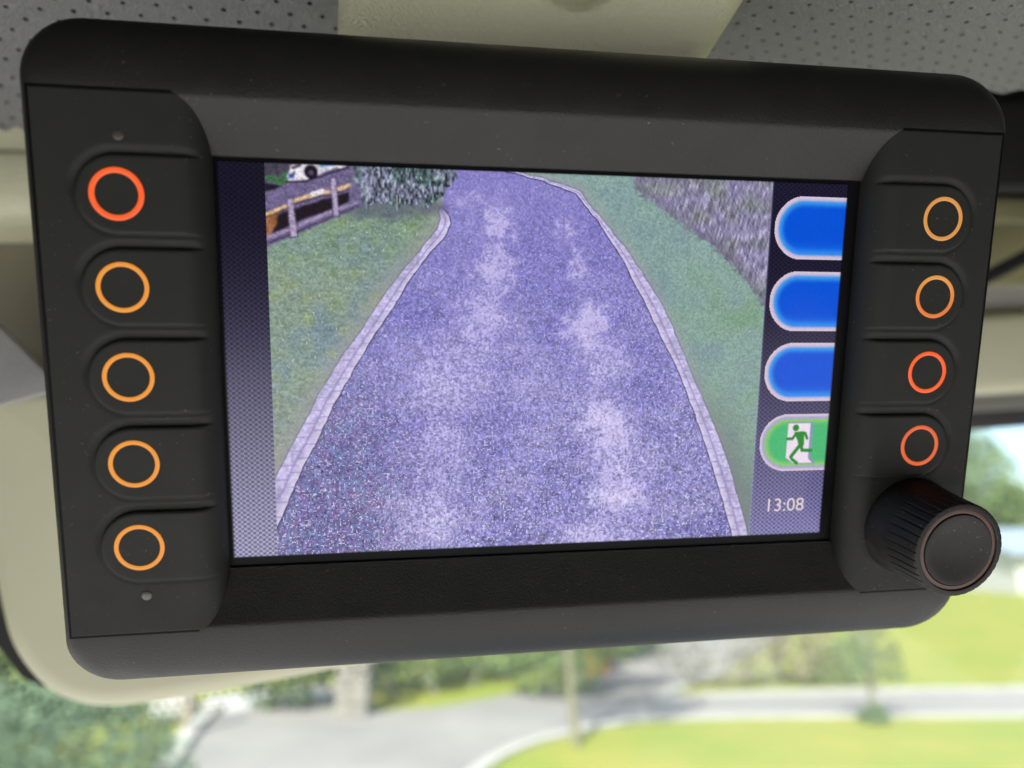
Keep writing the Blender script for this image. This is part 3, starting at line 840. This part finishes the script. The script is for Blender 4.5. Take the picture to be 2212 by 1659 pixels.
# windscreen: slanted pane, black frit band and its fading dots
g0, g1, g2 = at(0, 1400, .40), at(2212, 900, .66), at(1106, 1750, .52)
gn = (g1 - g0).cross(g2 - g0).normalized()
if gn.dot(FWD) > 0: gn = -gn
gm, gt, gb = nmat('windscreen glass')
gt.nodes.remove(gb)
tr = gt.nodes.new('ShaderNodeBsdfTransparent'); tr.inputs[0].default_value = (.93, .97, .95, 1)
gl = gt.nodes.new('ShaderNodeBsdfGlossy'); gl.inputs['Roughness'].default_value = .02
fr = gt.nodes.new('ShaderNodeFresnel'); fr.inputs['IOR'].default_value = 1.45
fs = gt.nodes.new('ShaderNodeMath'); fs.operation = 'MULTIPLY'; fs.inputs[1].default_value = .04
gx = gt.nodes.new('ShaderNodeMixShader')
gt.links.new(fr.outputs[0], fs.inputs[0]); gt.links.new(fs.outputs[0], gx.inputs[0]); gt.links.new(tr.outputs[0], gx.inputs[1]); gt.links.new(gl.outputs[0], gx.inputs[2])
veil = gt.nodes.new('ShaderNodeBsdfTranslucent'); veil.inputs[0].default_value = (.92, .85, .72, 1)
dn = gt.nodes.new('ShaderNodeTexNoise'); dn.inputs['Scale'].default_value = 9; dn.inputs['Detail'].default_value = 4
dtc = gt.nodes.new('ShaderNodeTexCoord'); gt.links.new(dtc.outputs['Object'], dn.inputs['Vector'])
dr = gt.nodes.new('ShaderNodeMapRange'); dr.inputs['To Min'].default_value = .035; dr.inputs['To Max'].default_value = .06     # thin dusty veil put in to imitate glare haze
gt.links.new(dn.outputs['Fac'], dr.inputs['Value'])
gy = gt.nodes.new('ShaderNodeMixShader'); gt.links.new(dr.outputs['Result'], gy.inputs[0]); gt.links.new(gx.outputs[0], gy.inputs[1]); gt.links.new(veil.outputs[0], gy.inputs[2])
gt.links.new(gy.outputs[0], gt.nodes['Material Output'].inputs['Surface'])
wroot = empty('windscreen', hit(1106, 1700, g0, gn))
tag(wroot, 'clear cab windscreen with black dotted border at its upper left', 'windscreen')
wl = wroot.location
corners = [hit(x, y, g0, gn) - wl for x, y in ((-900, 830), (3000, 830), (3000, 2900), (-900, 2900))]
pane = [c for c in corners] + [c - gn * .005 for c in corners]
mesh('pane', pane, [(0, 1, 2, 3), (7, 6, 5, 4), (0, 4, 5, 1), (1, 5, 6, 2), (2, 6, 7, 3), (3, 7, 4, 0)], gm, wroot)
band = [(-700, 830), (300, 830), (600, 1390), (520, 1430), (420, 1465), (240, 1495), (150, 1495), (85, 1478), (46, 1461), (22, 1428), (0, 1400), (-50, 1330), (-130, 1250), (-300, 1150), (-700, 1050)]
band = [band[0]] + [band[1]] + smooth_open(band[2:], 3)
mesh('frit_band', [hit(x, y, g0, gn) - wl + gn * .0006 for x, y in band], [tuple(range(len(band)))], M['dark'], wroot)
fv, ff = [], []
edge = smooth_open([(-140, 1262), (-60, 1345), (0, 1412), (40, 1468), (90, 1500), (160, 1520), (240, 1528), (330, 1519), (450, 1499), (600, 1471), (740, 1444), (880, 1418)], 12)
cum = [0]
for a, b in zip(edge[:-1], edge[1:]): cum.append(cum[-1] + math.dist(a, b))
for row, (off, rad, step) in enumerate(((8, 5.0, 21), (23, 4.2, 21), (37, 3.0, 21))):
    s = row % 2 * step / 2
    while s < cum[-1] - 1:
        i = max(k for k in range(len(cum)) if cum[k] <= s); i = min(i, len(edge) - 2)
        t = (s - cum[i]) / max(1e-6, cum[i + 1] - cum[i])
        x = edge[i][0] + (edge[i + 1][0] - edge[i][0]) * t; y = edge[i][1] + (edge[i + 1][1] - edge[i][1]) * t
        dx, dy = edge[i + 1][0] - edge[i][0], edge[i + 1][1] - edge[i][1]; L = math.hypot(dx, dy)
        k = 1.0 if x < 150 else .85
        x += -dy / L * off * k; y += dx / L * off * k
        c = hit(x, y, g0, gn); o = len(fv)
        ux = (hit(x + 5, y, g0, gn) - c).normalized(); uy = gn.cross(ux)
        R_ = rad * k / FOC * (c - CAM).dot(FWD)
        for j in range(12):
            a = 2 * math.pi * j / 12
            fv.append(c - wl + gn * .0006 + (ux * math.cos(a) + uy * math.sin(a)) * R_)
        ff.append(tuple(range(o, o + 12)))
        s += step
fd = mesh('frit_dots', fv, ff, M['dark'], wroot); fd['kind'] = 'stuff'

# header over the right half of the windscreen, built of several strips, and the black visor above it
def strip(name, y0, y1, d, th, mat, parent, x0=1500, x1=2900, rise=-.06, bev=.004):
    pts = [at(x0, y0 - rise * (x0 - 2200), d), at(x1, y0 - -rise * -(x1 - 2200), d), at(x1, y1 - -rise * -(x1 - 2200), d), at(x0, y1 - rise * (x0 - 2200), d)]
    c = sum((Vector(p) for p in pts), Vector()) / 4
    return extrude_outline(name, pts, ray(2200, (y0 + y1) / 2).normalized() * th, mat, parent, bev, 3)
hd = empty('windscreen_header', at(2200, 925, .62))
tag(hd, 'beige and grey trim header over the windscreen, right of the monitor', 'trim')
def hstrip(*a, **k):
    o = strip(*a, None, **k)
    o.parent = hd; o.matrix_parent_inverse = Matrix.Translation(-hd.location)
    return o
def rails(name, y0, y1, d, th, mat, rise=.06, bev=.004):
    pts = [at(x, y - rise * (x - 2200), d) for x, y in ((700, y0), (2900, y0), (2900, y1), (700, y1))]
    o = extrude_outline(name, pts, ray(2200, (y0 + y1) / 2).normalized() * th, mat, hd, bev, 3)
    o.matrix_parent_inverse = Matrix.Translation(-hd.location)
    return o
rails('upper_rail', 424, 484, .50, .03, M['olive'], -.02, .006)
rails('backing', 470, 620, .53, .03, M['olive'], -.02, .003)
rails('lining_panel', 560, 690, .58, .05, M['greyfab'], .02, .005)
rails('lower_panel', 668, 850, .565, .05, M['beige_smooth'], .06, .012)
rails('ledge', 838, 884, .58, .04, M['ledge'], .06, .004)
rails('seal', 876, 922, .60, .03, M['seal'], .08, .005)
st = [at(x, y, .48) for x, y in ((1700, 806), (2150, 572), (2260, 514), (2700, 285), (2700, 325), (2260, 550), (2150, 606), (1700, 846))]
tag(extrude_outline('strap', st, ray(2200, 560).normalized() * .012, M['dark'], None, .002, 2), 'black strap running diagonally behind the monitor\'s upper right edge', 'strap')
vz = [at(x, y, .46) for x, y in ((1750, 210), (2170, 205), (2700, 190), (2700, 425), (2170, 419), (1750, 410))]
tag(extrude_outline('black_slab', vz, ray(2200, 300).normalized() * .03, M['dark'], None, .008, 4), 'black visor under the roof at the far right edge', 'slab')  # plain black slab filling the roof corner

# unseen cab shell, added and sized to block daylight from above and behind
fp = [at(x, y, .68) for x, y in ((-1500, 60), (3300, 60), (3300, 872), (-1500, 872))]
tag(extrude_outline('front_light_block', fp, FWD * .03, M['cab']), kind='structure')  # hidden board added to stop daylight leaking in over the header
rf = box('cab_roof', (0, -.13, ZH + .16), (2.1, 1.62, .04), M['cab']); tag(rf, kind='structure')
rw = box('rear_light_block', (0, -.95, CAM.z - .10), (2.1, .05, .88), M['cab']); tag(rw, kind='structure')  # unseen, its lower edge set to shut out the sky behind
for sx in (-1, 1):
    sw = box('side_light_block', (sx * 1.03, -.13, CAM.z - .04), (.05, 1.62, .76), M['cab']); tag(sw, kind='structure')  # unseen side boards, sized to shut out high daylight

# ================================================================ OUTSIDE
def sheet(name, pts, z, mat):
    v = [Vector((p.x, p.y, z)) for p in pts]
    return tag(mesh(name, v, [tuple(range(len(v)))], mat), kind='structure')
M['lawn'] = surf('lawn', (.165, .205, .030), .9, .2, bump=(25, .6, .03), var=(.6, .95, (.245, .225, .045)))
M['tarmac'] = surf('pale gravel drive', (.24, .222, .21), .9, .2, bump=(40, .4, .01), var=(.5, .9, (.175, .165, .16)))
M['concrete'] = surf('pale concrete', (.38, .365, .355), .9, .2, bump=(30, .2, .01), var=(.8, .6, (.42, .41, .40)))
M['kerb'] = surf('pale kerb stone', (.36, .345, .32), .85, .2, bump=(60, .3, .005), var=(3, .6, (.34, .32, .295)))
M['stone'] = surf('rubble stone', (.31, .285, .25), .85, .2, bump=(25, .6, .02), var=(5, .9, (.21, .195, .17)))
M['bark'] = surf('pale bark', (.24, .22, .15), .9, .2, bump=(60, .6, .01), var=(9, .8, (.17, .15, .10)))
M['wood'] = surf('weathered post', (.40, .34, .27), .85, .2, bump=(60, .5, .004), var=(9, .8, (.30, .25, .2)))
M['white'] = surf('white paint', (.50, .48, .46), .6, .4, var=(4, .4, (.44, .42, .41)))
M['roof'] = surf('blue grey roofing', (.26, .31, .37), .6, .3, var=(2, .6, (.20, .24, .30)))
M['orange'] = surf('orange plastic', (.55, .20, .03), .5, .4, var=(4, .5, (.45, .16, .03)))
M['bin'] = surf('dark grey plastic', (.06, .065, .075), .5, .4, var=(4, .5, (.08, .085, .09)))
M['glass_dark'] = surf('window glass', (.05, .07, .09), .1, .5, var=(3, .4, (.07, .09, .11)))
def leafmat(name, c, c2):
    m = surf(name, c, .6, .3, var=(3.0, 1.0, c2), bump=(40, .2, .01))
    b = m.node_tree.nodes['Principled BSDF']
    b.inputs['Subsurface Weight'].default_value = 0
    return m
M['leaf'] = leafmat('dark leaves', (.075, .125, .055), (.15, .21, .09))
M['leaf_blue'] = leafmat('blue green leaves', (.085, .135, .085), (.16, .23, .14))
M['leaf_light'] = leafmat('light leaves', (.17, .24, .08), (.12, .17, .06))
M['leaf_tan'] = leafmat('tan twigs', (.30, .24, .15), (.20, .19, .10))
M['leaf_grey'] = leafmat('grey twigs', (.33, .30, .26), (.26, .24, .21))

big = 900
tag(mesh('ground', [(-big, -big, 0), (big, -big, 0), (big, big, 0), (-big, big, 0)], [(0, 1, 2, 3)], M['lawn']), kind='structure')
G = lambda L: [ground(x, y) for x, y in L]
drive = smooth_open([(1420, 1558), (1330, 1566), (1250, 1580), (1130, 1612), (1040, 1660), (940, 1740), (860, 1900)], 4)
sheet('driveway', [Vector((7, 3, 0)), Vector((7, -14, 0)), Vector((-7, -14, 0)), Vector((-7, 3, 0))] + G([(330, 1900), (352, 1690), (400, 1600), (440, 1556), (440, 1505), (560, 1490), (730, 1478), (745, 1536), (800, 1540), (960, 1527), (1150, 1492), (1250, 1456), (1290, 1412)] + [(1500, 1376), (1700, 1365), (1640, 1405), (1560, 1452), (1470, 1490), (1425, 1512)] + drive), .008, M['tarmac'])
M['yard'] = surf('pale concrete apron', (.42, .41, .385), .9, .2, bump=(30, .2, .01), var=(.8, .6, (.36, .35, .33)))
sheet('bounce_sheet', [Vector((9, 2.2, 0)), Vector((9, -16, 0)), Vector((-9, -16, 0)), Vector((-9, 2.2, 0))], .020, M['yard'])  # unseen pale ground added to bounce daylight up into the cab
sheet('yard', G([(436, 1550), (442, 1508), (560, 1493), (722, 1482), (716, 1502), (620, 1522)]), .016, M['concrete'])
sheet('lane', G([(1425, 1514), (1700, 1502), (2000, 1496), (2600, 1491), (2600, 1547), (2100, 1548), (1700, 1549), (1420, 1556)]), .012, M['tarmac'])
def kerb(name, line, wdt, h, label):
    L = [ground(x, y) for x, y in line]
    root = empty(name, L[0]); tag(root, label, 'kerb')
    n = len(L)
    for i in range(n - 1):
        a, b = L[i], L[i + 1]
        d = (b - a); ln = d.length
        k = max(1, int(ln / 1.0))
        for j in range(k):
            p = a + d * ((j + .5) / k); ang = math.atan2(d.y, d.x)
            o = box('kerb_stone', p - L[0] + Vector((0, 0, h / 2)), (ln / k - .015, wdt * random.uniform(.95, 1.05), h * random.uniform(.94, 1.06)), M['kerb'], root, Matrix.Rotation(ang, 3, 'Z'))
    return root
kerb('kerb', smooth_open([(2500, 1548), (2100, 1549), (1700, 1550), (1420, 1556), (1330, 1566), (1250, 1582), (1130, 1614), (1040, 1662), (940, 1745)], 3), .17, .05, 'pale stone kerb curving round the near lawn')
kerb('kerb', smooth_open([(2500, 1490), (2000, 1494), (1700, 1500), (1520, 1507), (1440, 1514), (1442, 1500), (1500, 1478), (1580, 1446)], 3), .22, .06, 'pale stone kerb along the far side of the lane')
kerb('kerb', smooth_open([(300, 1760), (352, 1680), (400, 1600), (440, 1556), (470, 1535)], 3), .22, .10, 'pale stone kerb at the left edge of the drive')

def leaves(name, blobs, n, size, mat, parent, off=Vector()):
    V, F = [], []
    tot = sum(b[3] * b[4] * b[5] for b in blobs)
    for (x, y, z, rx, ry, rz) in blobs:
        k = int(n * rx * ry * rz / tot)
        for _ in range(k):
            while True:
                a, b, c = (random.uniform(-1, 1) for _ in range(3))
                r2 = a * a + b * b + c * c
                if r2 < 1 and random.random() < .25 + .75 * r2: break
            p = Vector((x + a * rx, y + b * ry, z + c * rz)) - off
            if p.z + off.z < .02: continue
            u = Vector((random.gauss(0, 1), random.gauss(0, 1), random.gauss(0, .6))).normalized()
            v = u.cross(Vector((random.gauss(0, 1), random.gauss(0, 1), random.gauss(0, 1)))).normalized()
            s = size * random.uniform(.6, 1.4); o = len(V)
            V += [p - u * s, p + v * s * .5, p + u * s, p - v * s * .5]
            F.append((o, o + 1, o + 2, o + 3))
    return mesh(name, V, F, mat, parent)
def limb(bm, a, b, r0, r1, seg=7):
    d = (b - a); q_ = d.to_track_quat('Z', 'Y').to_matrix()
    A, B = [], []
    for i in range(seg):
        t = 2 * math.pi * i / seg
        c = Vector((math.cos(t), math.sin(t), 0))
        A.append(bm.verts.new(a + q_ @ (c * r0))); B.append(bm.verts.new(b + q_ @ (c * r1)))
    for i in range(seg):
        j = (i + 1) % seg
        bm.faces.new((A[i], A[j], B[j], B[i]))
    bm.faces.new(A[::-1]); bm.faces.new(B)
def tree(name, base, top, r, label, crown, nleaf, size, leafm, twigs=8, spread=.8, cat='tree', barkm=None, group=None, lean=0):
    root = empty(name, base); tag(root, label, cat, group)
    bm = bmesh.new()
    pts = [Vector((0, 0, -.05))]
    for i in range(1, 6):
        pts.append(Vector((lean * i / 5 + random.uniform(-.03, .03) * top * .3, random.uniform(-.03, .03) * top * .3, top * i / 5)))
    for i in range(5): limb(bm, pts[i], pts[i + 1], r * (1 - i * .13), r * (1 - (i + 1) * .13), 9)
    for k in range(twigs):
        t = random.uniform(.45, 1); i = min(4, int(t * 5)); p = pts[i].lerp(pts[i + 1], t * 5 - i)
        a = random.uniform(0, 2 * math.pi); ln = spread * random.uniform(.5, 1)
        e = p + Vector((math.cos(a) * ln, math.sin(a) * ln, ln * random.uniform(.5, 1.1)))
        limb(bm, p, e, r * .35, r * .12, 6)
        for _ in range(2):
            p2 = p.lerp(e, random.uniform(.4, .9)); a2 = a + random.uniform(-1, 1)
            limb(bm, p2, p2 + Vector((math.cos(a2) * ln * .5, math.sin(a2) * ln * .5, ln * .4)), r * .15, r * .06, 5)
    autosmooth(bm_obj('trunk', bm, barkm or M['bark'], root), 60)
    if crown: leaves('crown', crown, nleaf, size, leafm, root)
    return root
def bush(name, base, blobs, n, size, mat, label, cat='bush', group=None):
    root = empty(name, base); tag(root, label, cat, group)
    bm = bmesh.new()
    for (x, y, z, rx, ry, rz) in blobs:
        for _ in range(3):
            limb(bm, Vector((x * .6, y * .6, 0)), Vector((x + random.uniform(-.5, .5) * rx, y + random.uniform(-.5, .5) * ry, z)), .02, .008, 5)
    bm_obj('stem', bm, M['bark'], root)['kind'] = 'stuff'
    leaves('foliage', blobs, n, size, mat, root)
    return root
def dist(px, py): return ground(px, py)

# big shrub at the lower left
b = ground(100, 1790)
bush('shrub', b, [(-.9, 0, .5, 1.2, .9, .8), (.1, .1, .6, .9, .8, .75), (-1.9, .3, .7, 1.2, .9, .9), (.75, .1, .35, .5, .6, .5), (-.4, -.5, .3, 1.0, .6, .5)], 22000, .032, M['leaf_blue'], 'large blue-green shrub at the lower left below the sensor housing')
b = ground(240, 1570)
bush('shrub', b, [(-1.9, 0, .9, 1.7, 1.0, 1.1), (-4.5, 1, 1.2, 2.5, 1.2, 1.5)], 7000, .09, M['leaf_light'], 'light green shrub seen through the dotted windscreen border')
# hedge beyond the drive
b = ground(1010, 1528)
bush('hedge', b, [(-3.0 + i * 1.0, .3 * math.sin(i * 2.1) + i * .9, .75 + .2 * math.sin(i * 1.7), .8, .7, .85) for i in range(8)], 9000, .075, M['leaf'], 'dark green garden hedge along the far side of the drive', 'hedge')
b = ground(1200, 1500)
bush('shrub', b, [(0, 0, .8, 1.0, .8, .9), (1.0, .5, 1.2, .9, .8, .7)], 2600, .07, M['leaf_light'], 'light green shrub at the right end of the hedge')
# stone gate pier
b = ground(764, 1541)
pier = empty('gate_pier', b); tag(pier, 'rubble stone gate pier left of the hedge', 'pier')
hgt, wd = 1.5, .50
random.seed(11)
z = 0.0
core = box('core', (0, 0, hgt / 2), (wd - .06, wd - .06, hgt), M['stone'], pier)
while z < hgt:
    h = random.uniform(.14, .24); x = -wd / 2
    while x < wd / 2 - .02:
        l = min(random.uniform(.16, .34), wd / 2 - x)
        if wd / 2 - x - l < .1: l = wd / 2 - x
        box('stone', (x + l / 2, 0, z + h / 2), (l - .012, wd * random.uniform(.97, 1.03), h - .012), M['stone'], pier, None, .012)
        x += l
    z += h
box('cap', (0, 0, z + .04), (wd + .1, wd + .1, .08), M['kerb'], pier, None, .015)
# post and sign board by the drive
b = ground(402, 1588)
post = empty('post', b); tag(post, 'thin wooden post at the left edge of the drive', 'post')
box('shaft', (0, 0, .65), (.09, .09, 1.3), M['wood'], post, None, .008)
box('post_cap', (0, 0, 1.32), (.12, .12, .04), M['wood'], post, None, .008)
b = ground(372, 1560)
wb = empty('rock', b); tag(wb, 'pale boulder beside the thin post', 'rock')
bm = bmesh.new(); bmesh.ops.create_icosphere(bm, subdivisions=3, radius=.32)
for v in bm.verts:
    v.co = Vector((v.co.x * 1.1, v.co.y, v.co.z * .85 + .2)) * (1 + .16 * math.sin(v.co.x * 9 + v.co.z * 7) * math.cos(v.co.y * 8))
wb2 = bm_obj('boulder', bm, M['kerb'], wb, True)
# trees on the lawns
b = ground(1246, 1612)
tree('sapling', b, 3.4, .062, 'young tree with slim bare trunk on the near lawn\'s edge', [(0, 0, 3.3, 1.0, 1.0, .9), (.4, .2, 3.9, .8, .8, .7)], 2200, .06, M['leaf_light'], 8, .8, lean=-.28)
b = ground(1888, 1556)
tree('sapling', b, 1.35, .05, 'small twiggy tree with green tuft at its foot beside the lane', [(.05, 0, .95, .42, .42, .5), (-.25, 0, .8, .3, .3, .3), (.3, 0, .75, .25, .3, .3)], 420, .05, M['leaf'], 18, .5)
b = ground(1888, 1560)
bush('grass_tuft', b, [(0, 0, .06, .22, .2, .12), (.06, 0, .14, .12, .12, .12)], 600, .05, M['leaf'], 'green tuft at the foot of the twiggy tree', 'tuft')
b = ground(1725, 1478)
bush('bush', b, [(0, 0, .8, .55, .5, .8), (.5, .1, .6, .4, .4, .55), (-.4, .2, 1.0, .4, .4, .6)], 1100, .06, M['leaf_tan'], 'thin tan bush on the far lawn left of the twiggy tree')
b = ground(1840, 1482)
bush('bush', b, [(0, 0, .55, .4, .4, .5), (-.5, .1, .4, .35, .35, .4)], 700, .05, M['leaf_light'], 'low light green bush on the far lawn behind the twiggy tree')
b = ground(1560, 1484)
bush('bush', b, [(0, 0, .7, .8, .5, .8), (.8, .3, .6, .6, .5, .7), (-.7, .2, .5, .6, .5, .5)], 1500, .05, M['leaf_grey'], 'bare grey bush where the drive meets the far lawn')
# things at the top of the drive
b = ground(1283, 1452)
pot = empty('planter', b); tag(pot, 'orange tub standing at the top of the drive', 'planter')
bm = bmesh.new(); bmesh.ops.create_cone(bm, cap_ends=True, segments=24, radius1=.32, radius2=.46, depth=.8, matrix=Matrix.Translation((0, 0, .4)))
autosmooth(bm_obj('tub', bm, M['orange'], pot), 40)
bm = bmesh.new(); bmesh.ops.create_cone(bm, cap_ends=True, segments=24, radius1=.5, radius2=.5, depth=.1, matrix=Matrix.Translation((0, 0, .82)))
autosmooth(bm_obj('lip', bm, M['orange'], pot), 40)
b = ground(1232, 1452)
wbn = empty('wheeled_bin', b); tag(wbn, 'dark grey wheeled bin left of the orange tub', 'bin')
box('bin_body', (0, 0, .52), (.58, .6, .95), M['bin'], wbn, None, .03)
box('lid', (0, -.02, 1.03), (.64, .7, .07), M['bin'], wbn, None, .02)
# low building and trees beyond the right-hand lawn
b = ground(2420, 1284)
hs_ = empty('outbuilding', b); tag(hs_, 'low white outbuilding with blue-grey sloping roof, far right', 'building')
W_, D_, H_ = 12.0, 7.0, 2.3
def hb(name, verts, faces, mat): return mesh(name, [Vector(v) for v in verts], faces, mat, hs_)
hb('wall', [(-W_/2, 0, 0), (W_/2, 0, 0), (W_/2, D_, 0), (-W_/2, D_, 0), (-W_/2, 0, H_), (W_/2, 0, H_), (W_/2, D_, H_ + 1.5), (-W_/2, D_, H_ + 1.5)], [(0, 1, 5, 4), (1, 2, 6, 5), (2, 3, 7, 6), (3, 0, 4, 7)], M['white'])
hb('roof', [(-W_/2 - .4, -.5, H_ - .05), (W_/2 + .4, -.5, H_ - .05), (W_/2 + .4, D_ + .3, H_ + 1.6), (-W_/2 - .4, D_ + .3, H_ + 1.6), (-W_/2 - .4, -.5, H_ + .12), (W_/2 + .4, -.5, H_ + .12), (W_/2 + .4, D_ + .3, H_ + 1.8), (-W_/2 - .4, D_ + .3, H_ + 1.8)], [(0, 3, 2, 1), (4, 5, 6, 7), (0, 1, 5, 4), (1, 2, 6, 5), (2, 3, 7, 6), (3, 0, 4, 7)], M['roof'])
wn = box('window', (-1.0, -.01, 1.35), (1.5, .10, 1.0), M['white'], hs_)
box('pane', (-1.0, -.07, 1.35), (1.35, .02, .86), M['glass_dark'], wn)
for i, (px, py, top, rx, lab, mt) in enumerate(((2110, 1262, 12.5, 4.2, 'tall pale green tree just right of the monitor, beyond the lawn', 'leaf_light'), (2215, 1256, 8.0, 3.2, 'lower green tree behind the outbuilding, far right', 'leaf_light'), (1980, 1255, 9.0, 4.0, 'broad green tree mostly hidden behind the rotary knob', 'leaf'))):
    b = ground(px, py)
    tree('tree', b, top * .6, .22, lab, [(0, 0, top * .62, rx, rx, top * .34), (rx * .5, .3, top * .45, rx * .7, rx * .7, top * .25), (-rx * .5, .3, top * .5, rx * .7, rx * .7, top * .27), (.2, 0, top * .85, rx * .6, rx * .6, top * .2)], 7000, .2, M[mt], 10, 2.0)
